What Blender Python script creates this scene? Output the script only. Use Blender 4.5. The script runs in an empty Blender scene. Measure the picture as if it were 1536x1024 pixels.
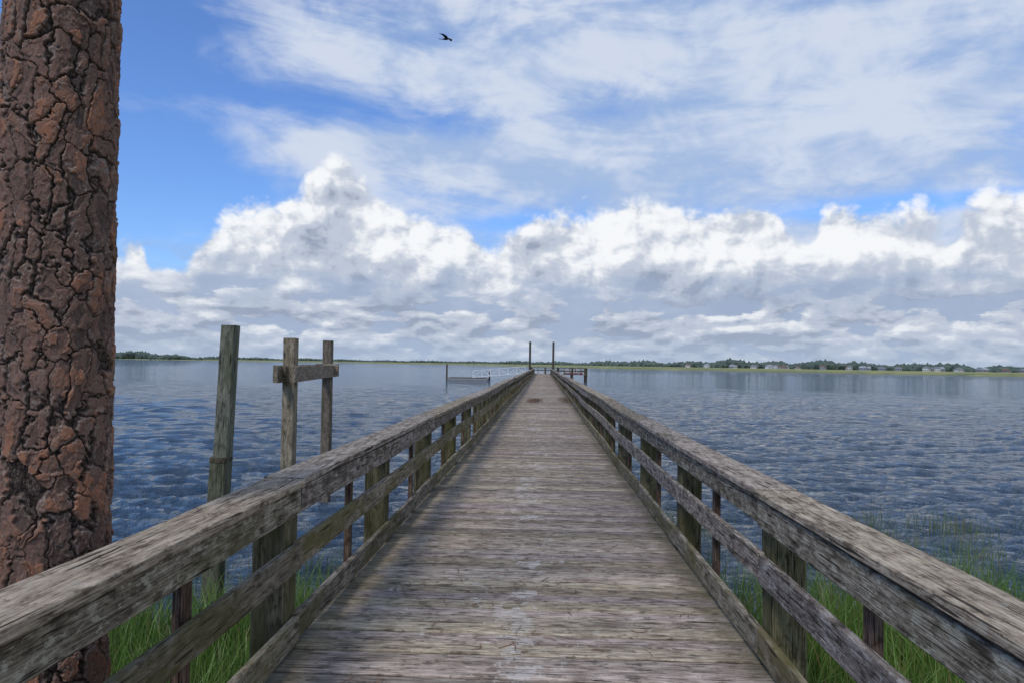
import bpy, math, random
import numpy as np
from mathutils import Matrix, Vector
random.seed(7); rng=np.random.default_rng(7)
scene=bpy.context.scene
scene.view_settings.view_transform='Standard'
try: scene.view_settings.look='None'
except Exception: pass
scene.view_settings.exposure=0
R=math.radians

# ------------------------------------------------------------ helpers
def s2l(c):
    return tuple(((v/255)/12.92 if v/255<=0.04045 else ((v/255+0.055)/1.055)**2.4) for v in c)
def link(o,parent=None):
    scene.collection.objects.link(o)
    if parent: o.parent=parent
    return o
def empty(name,loc=(0,0,0)):
    e=bpy.data.objects.new(name,None); e.location=loc; e.empty_display_size=0.3
    return link(e)
class NB:
    def __init__(s,tree): s.t=tree; s.n=tree.nodes; s.l=tree.links
    def new(s,k,**kw):
        n=s.n.new(k)
        for a,b in kw.items(): setattr(n,a,b)
        return n
    def put(s,sock,v):
        if v is None: return
        if isinstance(v,bpy.types.NodeSocket): s.l.new(v,sock)
        else:
            if isinstance(v,(tuple,list)) and sock.type=='RGBA' and len(v)==3: v=tuple(v)+(1,)
            sock.default_value=v
    def m(s,op,a,b=None,c=None,clamp=False):
        n=s.new('ShaderNodeMath',operation=op,use_clamp=clamp)
        s.put(n.inputs[0],a); s.put(n.inputs[1],b); s.put(n.inputs[2],c); return n.outputs[0]
    def add(s,a,b): return s.m('ADD',a,b)
    def sub(s,a,b): return s.m('SUBTRACT',a,b)
    def mul(s,a,b): return s.m('MULTIPLY',a,b)
    def ss(s,v,lo,hi,a=0.0,b=1.0):
        n=s.new('ShaderNodeMapRange',interpolation_type='SMOOTHSTEP')
        s.put(n.inputs[0],v); s.put(n.inputs[1],lo); s.put(n.inputs[2],hi); s.put(n.inputs[3],a); s.put(n.inputs[4],b)
        return n.outputs[0]
    def lin(s,v,lo,hi,a=0.0,b=1.0):
        n=s.new('ShaderNodeMapRange'); n.clamp=True
        s.put(n.inputs[0],v); s.put(n.inputs[1],lo); s.put(n.inputs[2],hi); s.put(n.inputs[3],a); s.put(n.inputs[4],b)
        return n.outputs[0]
    def mix(s,f,a,b,bt='MIX'):
        n=s.new('ShaderNodeMix',data_type='RGBA',blend_type=bt)
        s.put(n.inputs[0],f); s.put(n.inputs[6],a); s.put(n.inputs[7],b); return n.outputs[2]
    def vec(s,x,y,z):
        n=s.new('ShaderNodeCombineXYZ'); s.put(n.inputs[0],x); s.put(n.inputs[1],y); s.put(n.inputs[2],z); return n.outputs[0]
    def vm(s,op,a,b=None,scale=None):
        n=s.new('ShaderNodeVectorMath',operation=op); s.put(n.inputs[0],a); s.put(n.inputs[1],b)
        if scale is not None: n.inputs['Scale'].default_value=scale
        return n.outputs[0]
    def sep(s,v):
        n=s.new('ShaderNodeSeparateXYZ'); s.put(n.inputs[0],v); return n.outputs
    def noise(s,v,scale,detail=4,rough=0.5,dist=0.0,col=False,dim='3D'):
        n=s.new('ShaderNodeTexNoise',noise_dimensions=dim); s.put(n.inputs['Vector'],v); s.put(n.inputs['Scale'],scale)
        n.inputs['Detail'].default_value=detail; n.inputs['Roughness'].default_value=rough; n.inputs['Distortion'].default_value=dist
        return n.outputs[1] if col else n.outputs[0]
    def vor(s,v,scale,feature='F1',detail=0,rough=.5,dim='3D',norm=False):
        n=s.new('ShaderNodeTexVoronoi',feature=feature,voronoi_dimensions=dim); s.put(n.inputs['Vector'],v); s.put(n.inputs['Scale'],scale)
        n.normalize=norm
        n.inputs['Detail'].default_value=detail; n.inputs['Roughness'].default_value=rough
        return n.outputs['Distance']
    def attr(s,name):
        n=s.new('ShaderNodeAttribute'); n.attribute_name=name; return n
    def bump(s,h,strength=.5,dist=.01,nrm=None):
        n=s.new('ShaderNodeBump'); s.put(n.inputs['Strength'],strength); s.put(n.inputs['Distance'],dist); s.put(n.inputs['Height'],h)
        if nrm: s.put(n.inputs['Normal'],nrm)
        return n.outputs[0]
def mat(name):
    m=bpy.data.materials.new(name); m.use_nodes=True
    nb=NB(m.node_tree); p=m.node_tree.nodes['Principled BSDF']
    return m,nb,p
def simple(name,col,rough=.7,var=.25,scale=3,metal=0):
    m,nb,p=mat(name)
    tc=nb.new('ShaderNodeTexCoord').outputs['Object']
    n=nb.noise(tc,scale,4,.6)
    c=nb.mix(n,tuple(v*(1-var) for v in col),tuple(min(1,v*(1+var)) for v in col))
    nb.put(p.inputs['Base Color'],c); p.inputs['Roughness'].default_value=rough; p.inputs['Metallic'].default_value=metal
    return m

class MB:
    def __init__(s): s.v=[];s.f=[];s.wc=[];s.rd=[];s.n=0
    def addv(s,v,wc,rd):
        s.v.append(np.asarray(v,float)); s.wc.append(np.asarray(wc,float)); s.rd.append(np.asarray(rd,float)); b=s.n; s.n+=len(v); return b
    def sweep(s,path,W,T,w,t,c=.004,jit=.0,rv=None,taper=None):
        path=np.asarray(path,float); W=np.asarray(W,float); T=np.asarray(T,float)
        a,b=w/2,t/2
        cs=np.array([(-a+c,-b),(a-c,-b),(a,-b+c),(a,b-c),(a-c,b),(-a+c,b),(-a,b-c),(-a,-b+c)])
        N=len(path); off=rng.uniform(0,200,3); rv=rng.random(3) if rv is None else rv
        L=np.concatenate([[0],np.cumsum(np.linalg.norm(np.diff(path,axis=0),axis=1))])
        V=[];C=[]
        for i in range(N):
            k=1 if taper is None else taper[i]
            q=path[i]+cs[:,:1]*W*k+cs[:,1:]*T*k
            if jit: q=q+rng.normal(0,jit,(8,3))
            V.append(q); C.append(np.column_stack([np.full(8,L[i]+off[0]),cs[:,0]+off[1],cs[:,1]+off[2]]))
        V=np.concatenate(V);C=np.concatenate(C)
        base=s.addv(V,C,np.tile(rv,(len(V),1)))
        for i in range(N-1):
            for j in range(8):
                j2=(j+1)%8
                s.f.append((base+i*8+j,base+i*8+j2,base+(i+1)*8+j2,base+(i+1)*8+j))
        s.f.append(tuple(base+j for j in range(7,-1,-1)))
        s.f.append(tuple(base+(N-1)*8+j for j in range(8)))
    def obj(s,name,material,parent=None,smooth=False):
        me=bpy.data.meshes.new(name); V=np.concatenate(s.v)
        me.from_pydata(V.tolist(),[],s.f)
        a=me.attributes.new('wc','FLOAT_VECTOR','POINT'); a.data.foreach_set('vector',np.concatenate(s.wc).astype(np.float32).ravel())
        a=me.attributes.new('rd','FLOAT_VECTOR','POINT'); a.data.foreach_set('vector',np.concatenate(s.rd).astype(np.float32).ravel())
        me.materials.append(material)
        import bmesh
        bm=bmesh.new(); bm.from_mesh(me); bmesh.ops.recalc_face_normals(bm,faces=bm.faces); bm.to_mesh(me); bm.free()
        return link(bpy.data.objects.new(name,me),parent)
def gridmesh(name,V,nr,nc,material,parent=None,wrap=False,smooth=True,attrs={}):
    me=bpy.data.meshes.new(name)
    i=np.arange(nr-1)[:,None]; 
    if wrap: j=np.arange(nc)[None,:]; j2=(j+1)%nc
    else: j=np.arange(nc-1)[None,:]; j2=j+1
    F=np.stack([i*nc+j,i*nc+j2,(i+1)*nc+j2,(i+1)*nc+j],-1).reshape(-1,4)
    me.vertices.add(len(V)); me.vertices.foreach_set('co',V.astype(np.float32).ravel())
    me.loops.add(F.size); me.loops.foreach_set('vertex_index',F.astype(np.int32).ravel())
    me.polygons.add(len(F)); me.polygons.foreach_set('loop_start',np.arange(0,F.size,4,dtype=np.int32))
    me.polygons.foreach_set('use_smooth',np.full(len(F),smooth))
    me.update(calc_edges=True)
    for k,a in attrs.items():
        at=me.attributes.new(k,'FLOAT_VECTOR','POINT'); at.data.foreach_set('vector',a.astype(np.float32).ravel())
    me.materials.append(material)
    return link(bpy.data.objects.new(name,me),parent)

# ------------------------------------------------------------ wood material
def wood(name,dark,mid,light,grain=1.0,moss=0.0,mosscol=(.07,.08,.025),lichen=0.0,deck=False,bumps=1.0):
    m,nb,p=mat(name)
    wc=nb.attr('wc').outputs['Vector']; rd=nb.sep(nb.attr('rd').outputs['Vector'])
    g1=nb.noise(nb.vm('MULTIPLY',wc,(7.5,140,140)),1,2,.6,.2)
    g2=nb.noise(nb.vm('MULTIPLY',wc,(2.4,30,30)),1,3,.65,.8)
    g3=nb.noise(nb.vm('MULTIPLY',wc,(7,14,14)),1,4,.72,.2)
    crack=nb.ss(nb.noise(nb.vm('MULTIPLY',wc,(2.6,80,80)),1,2,.5,.4),.375,.34)
    knot=nb.ss(nb.vor(nb.vm('MULTIPLY',wc,(1.6,7,7)),1,'F1'),.13,.05)
    v=nb.add(nb.mul(g1,.45),nb.add(nb.mul(g2,.28),nb.mul(g3,.42)))
    c=nb.mix(nb.ss(v,.46,.58),dark,mid)
    c=nb.mix(nb.ss(v,.57,.69),c,light)
    blot=nb.noise(nb.vm('MULTIPLY',wc,(9,20,20)),1,4,.75,.2)
    c=nb.mix(nb.mul(nb.ss(blot,.53,.63),.65),c,tuple(x*.36 for x in dark))
    if lichen:
        c=nb.mix(nb.mul(nb.ss(blot,.46,.39),lichen),c,(.42,.42,.38))
    if moss:
        mn=nb.noise(nb.vm('MULTIPLY',wc,(1.2,4,4)),1,4,.65)
        c=nb.mix(nb.mul(nb.ss(mn,.62-moss*.25,.78-moss*.2),.75),c,mosscol)
    c=nb.mix(nb.mul(knot,.8),c,tuple(x*.35 for x in dark))
    c=nb.mix(nb.mul(crack,.85*grain),c,(.012,.011,.010))
    br=nb.lin(rd[0],0,1,.66,1.28) if deck else nb.lin(rd[0],0,1,.76,1.20)
    c=nb.mix(1.0,c,nb.vec(br,nb.mul(br,nb.lin(rd[2],0,1,.94,.98)),nb.mul(br,nb.lin(rd[1],0,1,.82,1.0))),'MULTIPLY')
    if deck:
        o=nb.new('ShaderNodeTexCoord').outputs['Object']; s=nb.sep(o)
        pn=nb.noise(nb.vm('MULTIPLY',o,(5.5,3.8,1)),1,5,.80,.2,dim='2D')
        big=nb.noise(nb.vm('MULTIPLY',o,(1.3,1.1,1)),1,3,.6,dim='2D')
        ctr=nb.m('POWER',2.718,nb.mul(nb.m('POWER',nb.add(s[0],nb.add(.03,nb.mul(nb.sub(big,.5),.7))),2),-12.0))
        spot=nb.ss(big,.47,.58)
        msk=nb.mul(nb.ss(nb.add(pn,nb.mul(nb.mul(ctr,spot),.17)),.66,.70),nb.ss(g1,.42,.50))
        c=nb.mix(nb.mul(msk,.7),c,(.52,.50,.465))
        c=nb.mix(nb.ss(big,.42,.25,0,.45),c,tuple(x*.9 for x in dark))
        e=nb.m('ABSOLUTE',nb.add(s[0],.08))
        ed=nb.ss(nb.add(e,nb.mul(nb.sub(pn,.5),.35)),1.0,1.28)
        c=nb.mix(nb.mul(ed,.7),c,(.085,.080,.045))
    nb.put(p.inputs['Base Color'],c); p.inputs['Roughness'].default_value=.95
    p.inputs['Specular IOR Level'].default_value=.1
    nb.put(p.inputs['Normal'],nb.bump(v,1.0*bumps,.008))
    return m
M_deck=wood('weathered_deck_wood',(.140,.118,.097),(.300,.264,.223),(.47,.425,.37),deck=True)
M_cap=wood('weathered_cap_wood',(.105,.086,.070),(.265,.230,.188),(.42,.373,.31),lichen=.3,moss=.1)
M_face=wood('weathered_rail_wood',(.075,.063,.052),(.185,.165,.14),(.34,.315,.278),lichen=.6,moss=.25,mosscol=(.09,.085,.045))
M_toe=wood('mossy_rail_wood',(.09,.08,.058),(.20,.18,.138),(.33,.295,.235),lichen=.25,moss=.8,mosscol=(.105,.096,.035))
M_post=wood('treated_post_wood',(.055,.052,.032),(.13,.122,.075),(.21,.20,.13),moss=.8,mosscol=(.07,.072,.03))
M_picket=wood('picket_wood',(.045,.03,.022),(.10,.07,.05),(.17,.13,.1),moss=.2)
M_beam=wood('understructure_wood',(.04,.035,.028),(.09,.08,.065),(.15,.135,.11),moss=.3)
M_pile=wood('grey_piling_wood',(.075,.08,.065),(.135,.14,.112),(.21,.215,.175),moss=.6,mosscol=(.075,.085,.055))
M_pile2=wood('pale_piling_wood',(.11,.095,.072),(.205,.18,.142),(.32,.29,.24),moss=.25,mosscol=(.10,.10,.06))

# ------------------------------------------------------------ camera
cam=bpy.data.cameras.new('camera'); co=link(bpy.data.objects.new('camera',cam))
cam.sensor_width=36; cam.lens=26; cam.clip_start=.05; cam.clip_end=30000
co.matrix_world=Matrix.Translation((0,0,2.8))@Matrix.Rotation(R(2.43),4,'Z')@Matrix.Rotation(R(90+1.72),4,'X')@Matrix.Rotation(R(.9),4,'Z')
scene.camera=co

# ------------------------------------------------------------ pier
DZ=1.25; XL=-1.295; XR=1.135; END=121.0
pier=empty('wooden_pier')
mb=MB(); y=-2.5; i=0
while y<END:
    w=.137+rng.normal(0,.0015)
    x0=XL-.16+rng.normal(0,.008); x1=XR+.16+rng.normal(0,.008)
    n=9 if y<25 else 3
    xs=np.linspace(x0,x1,n); z0=DZ-.019+rng.normal(0,.0022); 
    path=np.column_stack([xs,np.full(n,y+w/2)+rng.normal(0,.001,n),z0+rng.normal(0,.001,n)])
    mb.sweep(path,(0,1,0),(0,0,1),w,.038,c=.008,jit=.0008 if y<25 else 0)
    y+=w+.012+abs(rng.normal(0,.003))
mb.obj('deck_boards',M_deck,pier)

PS=2.44; P0=3.99
ks=np.arange(-3,int((END-P0)/PS)+1); PY=P0+PS*ks
def side(sgn,Xi,topz):
    offx=rng.normal(0,.010,len(PY))+.02*np.sin(PY*.21+sgn); offz=rng.normal(0,.008,len(PY))+.014*np.sin(PY*.33+2*sgn)
    offx[:6]*=.3; offz[:6]*=.3
    fx=lambda yy:np.interp(yy,PY,offx); fz=lambda yy:np.interp(yy,PY,offz)
    S=sgn
    def run(mb,xc,zc,W,T,w,t,start,step,jo=.004):
        k=start
        while k<len(PY)-1:
            a=PY[k]; b=PY[min(k+step,len(PY)-1)]
            n=max(3,int((b-a)/(.3 if a<20 else 1.2)))
            yy=np.linspace(a+.002,b-.002,n)
            ox,oz=rng.normal(0,jo,2)
            bow=rng.normal(0,.006)*np.sin(np.linspace(0,math.pi,n))
            tw=np.linspace(-1,1,n)*rng.normal(0,.003)
            path=np.column_stack([xc+fx(yy)+ox,yy,zc+fz(yy)+oz+bow+tw])
            mb.sweep(path,W,T,w,t,c=.0045,jit=.0011 if a<20 else 0)
            k+=step
    cap=MB(); run(cap,Xi+S*.098,topz-.019,(1,0,0),(0,0,1),.225,.038,1,2); cap.obj('cap_rail',M_cap,pier)
    face=MB(); run(face,Xi+S*.019,topz-.038-.075,(0,0,1),(1,0,0),.14,.038,1,2); face.obj('top_rail',M_face,pier)
    mid=MB(); run(mid,Xi+S*.019,1.748,(0,0,1),(1,0,0),.142,.038,1 ,2,.008); mid.obj('mid_rail',M_face if S>0 else M_toe,pier)
    toe=MB(); run(toe,Xi+S*.019,1.358,(0,0,1),(1,0,0),.142,.038,1,2,.004); toe.obj('toe_rail',M_toe,pier)
    po=MB(); pk=MB()
    for k,yy in enumerate(PY):
        dx,dz=offx[k],offz[k]; w=.18+rng.normal(0,.006); tilt=rng.normal(0,.006,2)
        xc=Xi+S*(.045+w/2)+dx; zt=topz-.041+dz
        zs=np.array([-2.2,0,1,zt])
        path=np.column_stack([xc+tilt[0]*(zs-zt),yy+.0+tilt[1]*(zs-zt),zs])
        po.sweep(path,(1,0,0),(0,1,0),w,w,c=.012)
        ym=yy+PS/2+rng.normal(0,.02)
        if ym<END-1:
            dxm=float(fx(ym)); dzm=float(fz(ym))
            pk.sweep([(Xi+S*.065+dxm,ym,.98),(Xi+S*.065+dxm,ym,1.5),(Xi+S*.065+dxm,ym,topz-.042+dzm)],(0,1,0),(1,0,0),.088,.038,c=.004)
    po.obj('rail_posts',M_post,pier); pk.obj('rail_pickets',M_picket,pier)
side(-1,XL,2.165); side(1,XR,2.155)
ub=MB()
for xx in (XL-.11,XL+.5,-.08,XR-.5,XR+.11):
    for a in np.arange(-2.4,END-1,4.88):
        b=min(a+4.87,END-.1); ub.sweep([(xx,a,DZ-.038-.1),(xx,b,DZ-.038-.1)],(0,0,1),(1,0,0),.19,.05)
for yy in PY:
    ub.sweep([(XL-.35,yy+.125,.88),(XR+.35,yy+.125,.88)],(0,0,1),(0,1,0),.2,.06)
ub.obj('stringers',M_beam,pier)

# ------------------------------------------------------------ pier head : platform, guide piles, gangway, floating dock
def boxes(name,items,material,parent,c=.01):
    m_=MB()
    for (x,y_,z,sx,sy,sz) in items:
        m_.sweep([(x,y_,z-sz/2),(x,y_,z+sz/2)],(1,0,0),(0,1,0),sx,sy,c=min(c,sx*.2,sy*.2))
    return m_.obj(name,material,parent)
M_rust=simple('weathered_red_paint',(.20,.05,.045),.6)
M_white=simple('white_painted_aluminium',(.66,.68,.70),.4,.05)
M_whiteb=simple('grey_aluminium_tread',(.42,.44,.46),.6,.1)
M_float=simple('dock_float_grey',(.28,.28,.27),.8)
M_dark=simple('dark_roof',(.05,.055,.065),.7)
plat=empty('pier_head_platform',(0,0,0))
boxes('platform_deck',[(2.6,END+2.6,DZ-.03,9.4,5,.1)],M_deck,plat)
it=[]
for xx in (-1.9,.4,2.5,4.8,7.1):
    for yy in (END+.3,END+4.9): it.append((xx,yy,.15,.28,.28,4.2))
boxes('platform_posts',it,M_beam,plat)
it=[]
for xx in np.arange(1.6,7.3,.92): it.append((xx,END+.2,1.75,.1,.1,1.0))
it+=[(4.4,END+.14,2.27,5.6,.3,.07),(4.4,END+.14,1.75,5.6,.05,.14)]
it+=[(2.6,END+5,2.27,9.4,.25,.06),(2.6,END+5,1.8,9.4,.05,.14)]+[(xx,END+5,1.75,.1,.1,1.0) for xx in np.arange(-2,7.2,1.15)]
boxes('platform_railing',it,M_beam,plat)
boxes('platform_bench_seat',[(4.6,END+1.0,1.7,2.6,.45,.06),(4.6,END+.8,2.0,2.6,.05,.35),(3.5,END+1,1.45,.1,.4,.45),(5.7,END+1,1.45,.1,.4,.45)],M_whiteb,plat)
boxes('platform_red_skirt',[(4.6,END+.02,1.42,2.2,.05,.16),(6.2,END+.02,1.4,.5,.05,.4)],M_rust,plat)
def pile(name,base,top,r,square=False):
    m_=MB(); n=7; b=np.array(base,float); t=np.array(top,float)
    path=np.array([b+(t-b)*k/(n-1) for k in range(n)])
    m_.sweep(path,(1,0,0),(0,1,0),2*r,2*r,c=(.012 if square else r*.58),jit=.002,taper=np.linspace(1.04,.97,n))
    return m_
for xx in (-2.15,1.65):
    e=empty('guide_piling',(0,0,0)); pile('p',(xx,END+.0,-2),(xx,END+.0,6.35),.17).obj('piling_shaft',M_beam,e)
    boxes('piling_cap',[(xx,END,6.39,.4,.4,.1)],M_dark,e)
gw=empty('aluminium_gangway'); A=np.array((-2.9,END+3.2,DZ+.05)); B=np.array((-11.8,END+3.6,.45)); it=MB()
for dy in (-.6,.6):
    a=A+(0,dy,0); b=B+(0,dy,0); H=np.array((0,0,1.1))
    for q in (0,1): it.sweep([a+H*q,b+H*q],(0,1,0),(0,0,1),.10,.10,c=.01)
    n=6
    for k in range(n+1):
        p_=a+(b-a)*k/n; it.sweep([p_,p_+H],(1,0,0),(0,1,0),.06,.06,c=.005)
        if k<n:
            q_=a+(b-a)*(k+1)/n
            it.sweep([p_+(H if k%2 else 0*H),q_+(0*H if k%2 else H)],(0,0,1),(0,1,0),.05,.05,c=.005)
it.obj('truss_frame',M_white,gw)
g2=MB(); g2.sweep([A,B],(0,1,0),(0,0,1),1.1,.06); g2.obj('gangway_tread',M_whiteb,gw)
fd=empty('floating_dock')
boxes('dock_float',[(-12.6,END+3.6,.18,6.8,3.0,.34)],M_float,fd)
boxes('dock_planks',[(-15.4+k*.62,END+3.6,.39,.6,3.1,.06) for k in range(10)],M_deck,fd)
boxes('dock_pilings',[(-16.05,END+2.2,.6,.26,.26,4.0),(-9.1,END+5.3,.1,.24,.24,2.6)],M_beam,fd)

# ------------------------------------------------------------ old pilings on the left
e=empty('leaning_piling')
pile('a',(-3.79,8.62,.95),(-3.70,8.6,3.20),.086,True).obj('upper_shaft',M_pile,e)
pile('a',(-3.875,8.6,-1.2),(-3.775,8.6,1.66),.097,True).obj('lower_shaft',M_pile,e)
m_=MB(); m_.sweep([(-3.775,8.6,1.60),(-3.773,8.6,1.65)],(1,0,0),(0,1,0),.204,.204,c=.012); m_.obj('splice_band',M_beam,e)
e=empty('timber_mooring_frame')
pile('a',(-3.765,10.9,-1.2),(-3.765,10.9,3.13),.091,True).obj('near_post',M_pile2,e)
pile('a',(-4.35,14.8,-1.2),(-4.35,14.8,3.21),.090,True).obj('far_post',M_pile2,e)
p1=np.array((-3.765,10.9,2.60)); p2=np.array((-4.35,14.8,2.60))
d=p2-p1; d/=np.linalg.norm(d); pr=np.array((d[1],-d[0],0))
b1=MB(); b1.sweep([p1-d*.45-pr*.122,p2+d*.5-pr*.122],(0,0,1),pr,.25,.05,c=.005,jit=.003)
b1.sweep([p1-d*.4+pr*.122,p2+d*.45+pr*.122],(0,0,1),pr,.23,.05,c=.005,jit=.003)
b1.sweep([p2+np.array((-.2,-.13,.02)),p2+np.array((.26,-.13,.02))],(0,0,1),(0,1,0),.25,.05,c=.005)
b1.sweep([p1+np.array((-.21,-.125,0)),p1+np.array((-.02,-.125,0))],(0,0,1),(0,1,0),.25,.05,c=.005)
b1.obj('cross_beams',M_pile2,e)

# ------------------------------------------------------------ water
m,nb,p=mat('choppy_water'); M_water=m
o=nb.new('ShaderNodeTexCoord').outputs['Object']
w1=nb.noise(nb.vm('MULTIPLY',o,(1.8,4.2,1)),1,5,.70,.35,dim='2D')
w2=nb.noise(nb.vm('MULTIPLY',o,(.20,.70,1)),1,3,.6,.3,dim='2D')
gust=nb.noise(nb.vm('MULTIPLY',o,(.015,.05,1)),1,4,.6,dim='2D')
base=nb.mix(nb.ss(gust,.35,.65),(.040,.084,.142),(.060,.108,.165))
nb.put(p.inputs['Base Color'],base); p.inputs['Roughness'].default_value=.045; p.inputs['IOR'].default_value=1.34
h=nb.add(nb.mul(w1,.75),nb.mul(w2,1.2))
nb.put(p.inputs['Normal'],nb.bump(h,1.0,nb.ss(gust,.3,.7,.8,1.0)))
nr,nc=960,800
rr=1.8*np.exp(np.linspace(0,math.log(9000/1.8),nr)); aa=np.linspace(R(-75),R(75),nc)
RR,AA=np.meshgrid(rr,aa,indexing='ij'); X=RR*np.sin(AA); Y=RR*np.cos(AA)
dr=RR*(math.log(5000)/(nr-1)); H=np.zeros_like(X)
for k in range(110):
    L=.18*math.exp(rng.uniform(0,2.4)); th=rng.normal(R(-82),R(25 if L<.9 else 18)); kk=2*math.pi/L
    a=.046*L/(2*math.pi)*(1.0 if L<.8 else .75)
    wx=.45*L*np.sin(Y*rng.uniform(.3,.9)/L**.5+k)+.45*L*np.sin(X*rng.uniform(.3,.9)/L**.5+2*k)
    ph=kk*((X+wx)*math.cos(th)+(Y+.5*wx)*math.sin(th))+rng.uniform(0,6.28)
    env=(.5+.5*np.sin(X*rng.uniform(.3,1.0)/L**.5+Y*rng.uniform(-.6,.6)+k*1.7))**1.5   # wave groups
    s_=np.sin(ph); s_=s_+.30*np.cos(2*ph)
    H+=1.5*a*s_*env*np.clip((L/dr-1.9)/1.5,0,1)
shal=np.clip((Y-4)/7,.2,1); H*=shal*1.3
gridmesh('water',np.stack([X,Y,H],-1).reshape(-1,3),nr,nc,M_water)

# ------------------------------------------------------------ ground
m,nb,p=mat('bank_soil'); M_ground=m
o=nb.new('ShaderNodeTexCoord').outputs['Object']
n1=nb.noise(o,1.5,5,.65); n2=nb.noise(o,20,3,.6)
c=nb.mix(nb.ss(n1,.4,.6),(.06,.05,.03),(.05,.075,.02)); c=nb.mix(nb.ss(n2,.5,.7,0,.6),c,(.13,.11,.07))
nb.put(p.inputs['Base Color'],c); p.inputs['Roughness'].default_value=.95; nb.put(p.inputs['Normal'],nb.bump(n2,.6,.03))
gy=np.concatenate([[-9000,-2000,-300,-60],np.linspace(-20,16,70),[30,60,200,1000,9500]]); gx=np.concatenate([[-9500,-2000,-300,-60],np.linspace(-25,25,80),[60,300,2000,9500]])
GY,GX=np.meshgrid(gy,gx,indexing='ij')
GZ=np.where(GY<6.2,(6.2-GY)*.09,(6.2-GY)*.12); GZ=np.clip(GZ,-1.6,1.0)+.05*np.sin(GX*1.3)*np.sin(GY*1.7)*(np.abs(GY)<16)
gridmesh('ground',np.stack([GX,GY,GZ],-1).reshape(-1,3),len(gy),len(gx),M_ground)

# ------------------------------------------------------------ grass
def grassmat(name,a,b,tip):
    m,nb,p=mat(name); at=nb.sep(nb.attr('gv').outputs['Vector'])
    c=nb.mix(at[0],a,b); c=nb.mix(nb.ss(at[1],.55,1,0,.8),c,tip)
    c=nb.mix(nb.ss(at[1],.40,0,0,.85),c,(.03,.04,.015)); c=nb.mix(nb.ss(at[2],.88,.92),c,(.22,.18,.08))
    nb.put(p.inputs['Base Color'],c); p.inputs['Roughness'].default_value=.5
    tr=nb.new('ShaderNodeBsdfTranslucent'); nb.put(tr.inputs[0],c)
    ms=nb.new('ShaderNodeMixShader'); ms.inputs[0].default_value=.3
    nb.l.new(p.outputs[0],ms.inputs[1]); nb.l.new(tr.outputs[0],ms.inputs[2])
    nb.l.new(ms.outputs[0],m.node_tree.nodes['Material Output'].inputs[0]); return m
M_grass=grassmat('marsh_grass_blades',(.05,.12,.018),(.11,.22,.03),(.18,.28,.06))
M_reed=grassmat('reed_blades',(.08,.13,.04),(.13,.19,.06),(.22,.26,.11))
def gz(y): return (6.2-y)*.09 if y<6.2 else (6.2-y)*.12
def grass(name,pts,hmin,hmax,w,bend,material):
    V=[];F=[];G=[];n=0
    for (x,y) in pts:
        h=random.uniform(hmin,hmax); z0=max(-.5,gz(y))-.03; h-=min(0,z0)*.9
        a=random.uniform(0,6.283); bd=abs(random.gauss(0,bend))*h; ca,sa=math.cos(a),math.sin(a); f=random.uniform(0,6.283)
        px,py=math.cos(f)*w/2,math.sin(f)*w/2; r1,r2=random.random(),random.random()
        for t in (0,.35,.7):
            q=bd*t*t; k=1-.55*t
            V+= [(x+ca*q-px*k,y+sa*q-py*k,z0+h*t),(x+ca*q+px*k,y+sa*q+py*k,z0+h*t)]; G+=[(r1,t,r2)]*2
        V.append((x+ca*bd,y+sa*bd,z0+h*(1-.12*bd/h))); G.append((r1,1,r2))
        F+=[(n,n+1,n+3,n+2),(n+2,n+3,n+5,n+4),(n+4,n+5,n+6)]; n+=7
    me=bpy.data.meshes.new(name); me.from_pydata(V,[],F); at=me.attributes.new('gv','FLOAT_VECTOR','POINT')
    at.data.foreach_set('vector',np.array(G,np.float32).ravel()); me.materials.append(material)
    return link(bpy.data.objects.new(name,me))
def cl(x,y): return .5+.5*math.sin(x*2.1+1.3*math.sin(y*1.7+x))*math.sin(y*2.6+1.1*math.sin(x*1.9))
def pts(n,x0,x1,y0,y1,fn):
    out=[]
    while len(out)<n:
        x=random.uniform(x0,x1); y=random.uniform(y0,y1)
        if random.random()<fn(x,y): out.append((x,y))
    return out
dl=lambda x,y:(.30+.70*cl(x,y))*max(0,min(1,(8.2+.5*math.sin(x*2)-y)/1.4))
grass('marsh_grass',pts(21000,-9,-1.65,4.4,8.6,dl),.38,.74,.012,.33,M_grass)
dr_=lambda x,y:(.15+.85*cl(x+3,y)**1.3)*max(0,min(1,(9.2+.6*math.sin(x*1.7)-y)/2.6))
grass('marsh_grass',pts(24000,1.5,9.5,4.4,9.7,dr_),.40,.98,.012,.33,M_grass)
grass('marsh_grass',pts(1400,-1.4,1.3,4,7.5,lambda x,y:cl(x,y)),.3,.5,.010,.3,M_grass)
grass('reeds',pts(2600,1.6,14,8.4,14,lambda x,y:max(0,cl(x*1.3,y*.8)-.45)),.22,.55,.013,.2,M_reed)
grass('reeds',pts(500,-4.8,-1.6,7.8,11,lambda x,y:max(0,cl(x*1.3+5,y)-.3)),.2,.45,.011,.2,M_reed)

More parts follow.
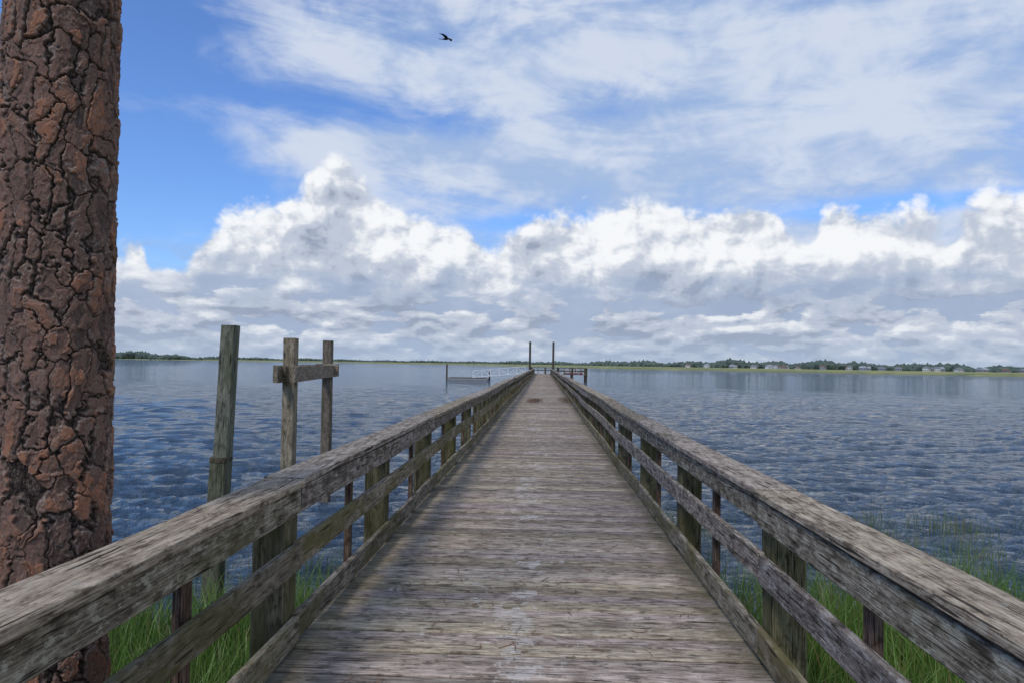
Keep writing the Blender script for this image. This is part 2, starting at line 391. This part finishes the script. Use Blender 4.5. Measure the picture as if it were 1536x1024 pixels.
# ------------------------------------------------------------ pine tree
pine=empty('pine_tree')
def worley(u,v,nu,seed,warpu=0,warpv=0):
    r=np.random.default_rng(seed); NV=400
    ju=r.random((NV,nu)); jv=r.random((NV,nu)); rv=r.random((NV,nu))
    U=u+warpu; Vv=v+warpv; iu=np.floor(U).astype(int); iv=np.floor(Vv).astype(int)
    f1=np.full(U.shape,9.);f2=np.full(U.shape,9.);idr=np.zeros(U.shape); 
    for a in (-1,0,1):
        for b in (-1,0,1):
            cu=iu+a; cv=iv+b; ix=cu%nu; iy=cv%NV
            d=np.hypot(cu+ju[iy,ix]-U,cv+jv[iy,ix]-Vv)
            n1=d<f1; f2=np.where(n1,f1,np.minimum(f2,d)); idr=np.where(n1,rv[iy,ix],idr); f1=np.where(n1,d,f1)
    return f1,f2,idr
def fb(t,z,seed,f0=3,oct=5,gain=.6):
    r=np.random.default_rng(seed); out=np.zeros_like(t); a=1.0; f=f0
    for o_ in range(oct):
        for q in range(3):
            kt=r.integers(-int(f)-1,int(f)+2); kz=r.uniform(.4,1)*f*4.4*(1 if r.random()<.5 else -1)
            out+=a*np.sin(kt*t+kz*z+r.uniform(0,6.28))/3
        a*=gain; f*=1.9
    return out
m,nb,p=mat('pine_bark'); M_bark=m
at=nb.sep(nb.attr('bk').outputs['Vector']); o=nb.new('ShaderNodeTexCoord').outputs['Object']
n1=nb.noise(nb.vm('MULTIPLY',o,(1,1,.4)),34,5,.72,.6); n2=nb.noise(nb.vm('MULTIPLY',o,(1,1,.6)),130,4,.65)
c=nb.mix(nb.ss(at[1],.15,.50),(.105,.070,.058),(.185,.110,.082))
c=nb.mix(nb.ss(at[1],.54,.80),c,(.31,.142,.082))
c=nb.mix(nb.ss(n1,.55,.66,0,.6),c,(.235,.175,.14))
c=nb.mix(nb.ss(n1,.46,.37,0,.65),c,(.105,.082,.072))
c=nb.mix(nb.ss(n2,.54,.68,0,.45),c,(.29,.25,.215))
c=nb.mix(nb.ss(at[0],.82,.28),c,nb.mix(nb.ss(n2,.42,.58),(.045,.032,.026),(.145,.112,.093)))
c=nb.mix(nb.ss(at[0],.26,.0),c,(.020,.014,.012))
c=nb.mix(nb.mul(nb.ss(at[2],.25,.8),nb.ss(n2,.42,.58,.2,.75)),c,(.31,.27,.235))
nb.put(p.inputs['Base Color'],c); p.inputs['Roughness'].default_value=.92; p.inputs['Specular IOR Level'].default_value=.15
nb.put(p.inputs['Normal'],nb.bump(nb.add(n1,nb.mul(n2,.6)),.95,.008))
TX,TY,TR=-1.976,2.92,.210
nz,nt=1300,560
zz=np.linspace(.9,5.4,nz); tt=np.linspace(0,2*math.pi,nt,endpoint=False)
Z,T=np.meshgrid(zz,tt,indexing='ij')
wa=fb(T,Z,3,3,6,.68)*.30; wb=fb(T,Z,5,3,6,.68)*.42
f1,f2,r1=worley(T/(2*math.pi)*17,Z/.155,17,1,wa,wb)
g1_,g2_,r2=worley(T/(2*math.pi)*32,Z/.070,32,2,wa*1.6,wb*1.6)
h1_,h2_,r3=worley(T/(2*math.pi)*64,Z/.030,64,4,wa*2.8,wb*2.8)
sm=lambda x,a,b:(lambda q:q*q*(3-2*q))(np.clip((x-a)/(b-a),0,1))
wid=.05+.30*np.clip(.5+fb(T,Z,31,4,3)*.5,0,1)**1.6
e1=sm((f2-f1)/wid,.0,1.0); e2=sm(g2_-g1_,0.0,.06); e3=sm(h2_-h1_,0,.08)
disp=e1*(.010+.008*r1)+(.35+.65*e1)*(.6+.4*e2)*(.010*r2)+.0055*r3*(.6+.4*e3)+fb(T,Z,9,12,4)*.0010
rad=TR*(1+.008*np.sin(T*3+Z))-(Z-2.8)*.002
Rr=rad-.020+disp
cx=TX-.0125*(Z-2.8); cy=TY+0*Z
V=np.stack([cx+Rr*np.cos(T),cy+Rr*np.sin(T),Z],-1).reshape(-1,3)
edge=np.clip((sm((f2-f1)/wid,.5,.8)-sm((f2-f1)/wid,.95,1.5)),0,1)*.6+np.clip(sm(g2_-g1_,.02,.05)-sm(g2_-g1_,.07,.13),0,1)*.8*sm(r2,.4,.6)
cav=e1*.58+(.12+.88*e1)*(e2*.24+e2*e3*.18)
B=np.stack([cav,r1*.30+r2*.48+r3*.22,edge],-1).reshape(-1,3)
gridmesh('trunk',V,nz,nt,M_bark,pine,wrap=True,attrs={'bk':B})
def tube(path,rad,n=14):
    V=[];path=np.array(path,float)
    for i,(q,r_) in enumerate(zip(path,rad)):
        d=path[min(i+1,len(path)-1)]-path[max(i-1,0)]; d/=np.linalg.norm(d); s1=np.cross(d,(0.3,1,.2)); s1/=np.linalg.norm(s1); s2=np.cross(d,s1)
        for k in range(n):
            a=2*math.pi*k/n; V.append(q+(s1*math.cos(a)+s2*math.sin(a))*r_)
    return np.array(V)
def tobj(name,path,rad,par,n=14):
    V=tube(path,rad,n); B=np.tile((.9,.5,.1),(len(V),1)); return gridmesh(name,V,len(path),n,M_bark,par,wrap=True,attrs={'bk':B})
tobj('trunk_base',[(TX+.025,TY,-.2),(TX+.025,TY,.3),(TX+.024,TY,.92)],[.33,.24,.206],pine,32)
tobj('trunk_upper',[(TX-.033,TY,5.38),(TX-.07,TY,9),(TX-.15,TY-.1,13),(TX-.2,TY-.1,17)],[.20,.165,.11,.03],pine,20)
leaf=[]
for k in range(16):
    z=9.5+k*.47; a=k*2.4; L=3.2*(1-(z-9.5)/9.5)+.5
    pth=[(TX-.1,TY-.05,z),(TX-.05+math.cos(a)*L*.5,TY-.05+math.sin(a)*L*.5,z+.25),(TX+math.cos(a)*L,TY+math.sin(a)*L,z+.8)]
    tobj('limb_%d'%k,pth,[.055,.035,.012],pine,8)
    for j in range(6):
        t=.4+.12*j; leaf.append((TX+math.cos(a)*L*t+random.gauss(0,.25),TY+math.sin(a)*L*t+random.gauss(0,.25),z+.8*t*t+random.gauss(0,.15)))
V=[];F=[];n=0
for c_ in leaf:
    for q in range(90):
        d=Vector((random.gauss(0,1),random.gauss(0,1),random.gauss(0,.8)+.3)).normalized(); s=d.orthogonal().normalized()*.008; b=Vector(c_)
        V+=[b-s,b+s,b+d*random.uniform(.2,.38)]; F.append((n,n+1,n+2)); n+=3
me=bpy.data.meshes.new('needles'); me.from_pydata([tuple(v) for v in V],[],F); me.materials.append(simple('pine_needles',(.05,.09,.03))); link(bpy.data.objects.new('needles',me),pine)

# ------------------------------------------------------------ debris on deck
def needles(name,cx,cy,sx,sy,n,L,col,zr=.01):
    V=[];F=[];k=0
    for _ in range(n):
        x=random.gauss(cx,sx);y=random.gauss(cy,sy)
        if not (XL+.03<x<XR-.03): continue
        a=random.uniform(0,6.28);l=random.uniform(.4,1)*L;w=.0016+L*.006; z=DZ+.003+random.random()*zr; z2=DZ+.003+random.random()*zr
        bx=random.gauss(0,.15)*l
        P=[(x,y,z),(x+math.cos(a)*l*.5-math.sin(a)*bx,y+math.sin(a)*l*.5+math.cos(a)*bx,(z+z2)/2+.002),(x+math.cos(a)*l,y+math.sin(a)*l,z2)]
        for q in P: V+=[(q[0]-math.sin(a)*w,q[1]+math.cos(a)*w,q[2]),(q[0]+math.sin(a)*w,q[1]-math.cos(a)*w,q[2]+.002)]
        F+=[(k,k+1,k+3,k+2),(k+2,k+3,k+5,k+4)]; k+=6
    me=bpy.data.meshes.new(name); me.from_pydata(V,[],F); me.materials.append(simple(name+'_mat',col)); link(bpy.data.objects.new(name,me))
needles('fallen_pine_needles',-.1,6,.8,2.6,200,.16,(.16,.075,.04))
needles('seaweed_debris',-.33,30.5,.16,.6,420,.26,(.13,.065,.03),.14)
needles('seaweed_debris',.95,31.5,.12,1.3,380,.26,(.12,.075,.035),.14)

# ------------------------------------------------------------ bird
bird=empty('flying_bird',(0,0,0)); bp=Vector((-3.9,28.0,15.25))
M_bird=simple('dark_feathers',(.03,.028,.03),.7)
V=tube([(0,-.20,0),(.0,-.17,.0),(0,-.1,.01),(0,0,0),(0,.1,-.005),(0,.2,-.01),(0,.25,-.01)],[.004,.022,.03,.045,.038,.015,.006],10)
Mr=Matrix.Rotation(R(62),3,'Z')@Matrix.Rotation(R(12),3,'X')
V2=np.array([list(Mr@Vector(v)+bp) for v in V]); ob=gridmesh('bird_body',V2,7,10,M_bird,bird,wrap=True)
def wing(s):
    P=[(0,-.09,.02),(0,.07,.02),(s*.16,-.12,.06),(s*.16,.05,.05),(s*.3,-.06,.08),(s*.3,.08,.07),(s*.40,.06,.06),(s*.39,.10,.06)]
    return [tuple(Mr@Vector(q)+bp) for q in P],[(0,1,3,2),(2,3,5,4),(4,5,7,6)]
for s in (-1,1):
    v,f=wing(s); me=bpy.data.meshes.new('wing'); me.from_pydata(v,[],f); me.materials.append(M_bird); link(bpy.data.objects.new('wing_%s'%('l' if s<0 else 'r'),me),bird)
me=bpy.data.meshes.new('tail'); me.from_pydata([tuple(Mr@Vector(q)+bp) for q in [(-.012,.2,0),(.012,.2,0),(.05,.36,0),(-.05,.36,0)]],[],[(0,1,2,3)]); me.materials.append(M_bird); link(bpy.data.objects.new('tail',me),bird)

# ------------------------------------------------------------ far shore
def pol(d,x):
    a=math.atan(x); return d*math.sin(a),d*math.cos(a)
px=lambda x:(x-815)/1109
m,nb,p=mat('marsh_land'); o=nb.new('ShaderNodeTexCoord').outputs['Object']
n1=nb.noise(nb.vm('MULTIPLY',o,(.01,.03,1)),1,5,.7)
nb.put(p.inputs['Base Color'],nb.mix(nb.ss(n1,.38,.62),(.14,.16,.06),(.27,.27,.11))); p.inputs['Roughness'].default_value=.95; M_marsh=m
xs=np.linspace(-.75,.9,260); V=[]
near=np.interp(xs,[px(100),px(280),px(640),px(760),px(900),px(1200),px(1536)],[1500,1500,1250,950,680,600,570])
near=near*(1+.03*np.sin(xs*40)+.02*np.sin(xs*97))
for f_,z in ((1,-.3),(1.004,1.2),(1.4,1.8),(4,2.1)):
    for x,d_ in zip(xs,near): a=pol(d_*f_,x); V.append((a[0],a[1],z))
gridmesh('marsh_shore',np.array(V),4,len(xs),M_marsh)
import bmesh
bm=bmesh.new(); bmesh.ops.create_icosphere(bm,subdivisions=1,radius=1); IV=np.array([v.co[:] for v in bm.verts]); IF=[tuple(v.index for v in f.verts) for f in bm.faces]; bm.free()
m,nb,p=mat('distant_foliage'); o=nb.new('ShaderNodeTexCoord').outputs['Object']
n1=nb.noise(o,.08,4,.7); nb.put(p.inputs['Base Color'],nb.mix(nb.ss(n1,.35,.65),(.050,.075,.064),(.095,.130,.098))); p.inputs['Roughness'].default_value=1; M_fol=m  # bluish base colour has the distance haze painted in, no volumetrics
V=[];F=[];n=0
def crown(x,d_,h,w):
    global n
    a=pol(d_,x); s=np.array((w,w,h*.55)); q=IV*(1+rng.normal(0,.16,(len(IV),1)))*s+np.array((a[0],a[1],h*.45)); V.append(q)
    F.extend([tuple(i+n for i in f) for f in IF]); n+=len(IV)
hx=[px(60),px(175),px(230),px(268),px(285),px(400),px(640),px(800),px(1000),px(1150),px(1300),px(1400),px(1536),px(1700)]
hh=[15,15,14,11,7,7,6,9,15,20,18,16,15,15]
for k in range(4600):
    x=rng.uniform(-.72,.88); d0=np.interp(x,xs,near)
    hgt=np.interp(x,hx,hh)*(.8+.2*math.sin(x*31)*math.sin(x*77+1)); d_=d0*rng.uniform(1.9,2.5) if x>px(290) else d0*rng.uniform(1.01,1.1)
    crown(x,d_,hgt*rng.uniform(.55,1.1)*d_/1500,rng.uniform(3.5,8))
me=bpy.data.meshes.new('distant_treeline'); me.from_pydata(np.concatenate(V).tolist(),[],F); me.materials.append(M_fol); link(bpy.data.objects.new('distant_treeline',me))
M_wall=[simple('house_wall_white',(.66,.66,.65),.8,.05),simple('house_wall_tan',(.36,.34,.30),.8,.1),simple('house_wall_grey',(.30,.33,.37),.8,.1)]
M_roof=[simple('house_roof_grey',(.16,.17,.18),.8),simple('house_roof_pale',(.27,.29,.31),.6),simple('house_roof_brown',(.15,.09,.07),.8)]
M_win=simple('window_glass',(.03,.04,.05),.2)
for k in range(34):
    x=px(rng.choice([rng.uniform(1080,1536),rng.uniform(900,1536),rng.uniform(1150,1536)])); d_=float(np.interp(x,xs,near))*rng.uniform(1.8,1.92); a=pol(d_,x)
    w,dp,h=rng.uniform(5,8.5),8,rng.uniform(2.6,4.2); e=empty('house',(a[0],a[1],1.6)); e.rotation_euler=(0,0,-math.atan(x)+rng.normal(0,.3))
    def part(nm,v,f,mt):
        me=bpy.data.meshes.new(nm); me.from_pydata(v,[],f); me.materials.append(mt); link(bpy.data.objects.new(nm,me),e)
    bx=lambda x0,x1,y0,y1,z0,z1:([(x0,y0,z0),(x1,y0,z0),(x1,y1,z0),(x0,y1,z0),(x0,y0,z1),(x1,y0,z1),(x1,y1,z1),(x0,y1,z1)],[(0,1,5,4),(1,2,6,5),(2,3,7,6),(3,0,4,7),(4,5,6,7),(0,3,2,1)])
    part('walls',*bx(-w/2,w/2,-dp/2,dp/2,0,h),M_wall[int(rng.choice([0,0,1,2]))])
    r_=w/2+.5; part('roof',[(-r_,-dp/2-.5,h-.1),(r_,-dp/2-.5,h-.1),(r_,dp/2+.5,h-.1),(-r_,dp/2+.5,h-.1),(-r_+1.5,0,h+2.2),(r_-1.5,0,h+2.2)],[(0,1,5,4),(2,3,4,5),(1,2,5),(3,0,4),(0,3,2,1)],M_roof[int(rng.integers(0,3))])
    vv=[];ff=[]
    for q in range(3):
        v_,f_=bx(-w/3+q*w/3-.6,-w/3+q*w/3+.6,-dp/2-.08,-dp/2+.02,.8,2.2); ff+=[tuple(i+len(vv) for i in g) for g in f_]; vv+=v_
    part('windows',vv,ff,M_win)

# ------------------------------------------------------------ sky
SE,SR=R(52),R(212)
w=bpy.data.worlds.new('World'); scene.world=w; w.use_nodes=True; w.name='sky'
try: w.cycles.sampling_method='NONE'
except Exception as ex: print(ex)
nb=NB(w.node_tree); bg=w.node_tree.nodes['Background']; bg.inputs[1].default_value=.1
sky=nb.new('ShaderNodeTexSky'); sky.sky_type='NISHITA'; sky.sun_disc=False; sky.sun_elevation=SE; sky.sun_rotation=SR
sky.air_density=1.0; sky.dust_density=.6; sky.ozone_density=2.5
dirv=nb.new('ShaderNodeTexCoord').outputs['Generated']; dx,dy,dz=nb.sep(dirv)[:3]
az=nb.m('ARCTAN2',dx,dy); el=nb.m('ARCSINE',nb.m('MINIMUM',nb.m('MAXIMUM',dz,-1),1))
def cv(x,y):
    a=math.atan((x-815)/1109); y0=545.5+(x-815)*.0157; return a,math.atan((y0-y)/1109*math.cos(a))
def curve(ptsl,lo=-.75,hi=.75,sc=.45):
    n=nb.new('ShaderNodeFloatCurve'); nb.put(n.inputs['Value'],nb.lin(az,lo,hi,0,1)); c=n.mapping.curves[0]
    P=[cv(*q) for q in ptsl]; P=[((a-lo)/(hi-lo),e/sc) for a,e in P]
    c.points[0].location=(0,P[0][1]); c.points[1].location=(1,P[-1][1])
    for q in P: c.points.new(*q)
    for q in c.points: q.handle_type='AUTO_CLAMPED'
    n.mapping.update(); return nb.mul(n.outputs[0],sc)
def blob(x,y,sx,sy,amp):
    a,e=cv(x,y); u=nb.mul(nb.sub(az,a),1109/sx); v=nb.mul(nb.sub(el,e),1109/sy)
    q=nb.add(nb.mul(u,u),nb.mul(v,v)); return nb.mul(nb.m('POWER',2.718,nb.mul(q,-1.0)),amp)
top=curve([(100,375),(190,370),(215,420),(245,415),(280,365),(325,322),(400,318),(440,298),(465,262),(500,256),(535,276),(565,304),(620,326),(690,352),(740,370),(790,352),(860,322),(930,306),(1000,316),(1050,334),(1110,310),(1155,322),(1175,366),(1208,370),(1228,338),(1290,332),(1360,336),(1405,362),(1440,322),(1500,308),(1560,312)])
W10=lambda c:tuple(v*10 for v in s2l(c))
P=nb.vec(az,nb.mul(el,1.15),0)
wn=nb.noise(P,16,2,.5,0,True,'2D'); Pw=nb.vm('ADD',P,nb.vm('SCALE',nb.vm('SUBTRACT',wn,(.5,.5,.5)),None,.020))
def H_(v):
    a=nb.noise(v,10,6,.60,0,dim='2D'); b=nb.vor(v,16,'F1',3,.56,'2D',True)
    return nb.add(nb.mul(a,.54),nb.mul(nb.sub(1,b),.46))
Ha=H_(Pw); Hb=H_(nb.vm('ADD',Pw,(-.010,.013,0)))
base=nb.mix(1.0,sky.outputs[0],(.92,1.22,1.74),'MULTIPLY')
# high thin veil
c1=nb.noise(nb.vec(nb.add(nb.mul(az,1.0),nb.mul(el,.8)),nb.mul(el,3.0),0),3.8,7,.58,.4,dim='2D')
c2=nb.noise(nb.vec(az,nb.mul(el,1.8),0),8,4,.6,.3,dim='2D')
cc=nb.add(nb.mul(c1,.68),nb.mul(c2,.32))
cov=nb.lin(az,-.58,.10,-.11,.25)
for b_ in ((225,160,130,260,-.16),(600,165,230,22,-.10),(930,122,55,22,-.18),(640,95,230,40,.17),(780,335,90,16,-.34),(1350,310,230,15,-.36),(1525,190,50,26,-.18),(500,25,170,34,.10),(860,90,160,40,.08),(590,225,240,34,.26),(820,250,200,40,.14),(1250,200,330,60,.10)):
    cov=nb.add(cov,blob(*b_))
cir=nb.ss(nb.add(cc,cov),.36,.78)
ccol=nb.mix(nb.ss(nb.add(nb.mul(c2,.45),nb.mul(c1,.55)),.38,.60),W10((166,189,224)),W10((212,221,237)))
col=nb.mix(nb.mul(cir,.94),base,ccol)
# --- cumulus bank
D=nb.add(nb.m('DIVIDE',nb.sub(top,el),.045),nb.mul(nb.sub(Ha,.50),3.4))
cm=nb.ss(D,-.10,.42)
big=nb.noise(nb.vec(az,nb.mul(el,2.0),0),8.5,4,.6,.2,dim='2D')
depth=nb.m('DIVIDE',nb.sub(top,el),.15)
relief=nb.mul(nb.mul(nb.sub(Ha,Hb),3.2),nb.ss(depth,1.6,.3,.5,1.0))
sh=nb.add(nb.add(nb.sub(.78,nb.mul(nb.ss(depth,.12,.85),.42)),relief),nb.mul(nb.sub(big,.50),-1.6))
def ramp(sh):
    c=nb.mix(nb.ss(sh,-.05,.42),W10((150,162,184)),W10((191,200,216)))
    return nb.mix(nb.ss(sh,.42,1.05),c,W10((246,248,251)))
col=nb.mix(cm,col,ramp(sh))
# --- lower rows of stratocumulus
PL=nb.vec(az,nb.mul(el,2.6),0)
La=nb.noise(PL,13,6,.55,.1,dim='2D'); Lb=nb.noise(nb.vm('ADD',PL,(-.004,.02,0)),13,6,.55,.1,dim='2D')
lm=nb.mul(nb.ss(nb.add(el,nb.mul(nb.sub(La,.5),.12)),.105,.075),nb.ss(nb.add(La,nb.ss(el,.09,.03,0,.08)),.43,.50))
lsh=nb.add(nb.add(.32,nb.mul(nb.sub(La,Lb),2.9)),nb.mul(nb.sub(nb.noise(nb.vec(az,nb.mul(el,6),0),5,4,.6,dim='2D'),.5),1.4))
rows=nb.mix(nb.mul(lm,.9),W10((160,177,205)),ramp(lsh))
col=nb.mix(nb.mul(nb.ss(nb.add(el,nb.mul(nb.sub(La,.5),.14)),.135,.070),.9),col,rows)
col=nb.mix(nb.ss(el,.06,.0,0,.6),col,W10((170,188,213)))
col=nb.mix(nb.ss(el,.0,-.02),col,W10((110,130,150)))
nb.put(bg.inputs[0],col)

sun=bpy.data.lights.new('sun','SUN'); sun.energy=2.0; sun.angle=R(14); sun.color=(1,.92,.81)
so=link(bpy.data.objects.new('sun',sun))
sd=Vector((math.sin(SR)*math.cos(SE),math.cos(SR)*math.cos(SE),math.sin(SE)))
so.rotation_euler=sd.to_track_quat('Z','Y').to_euler()
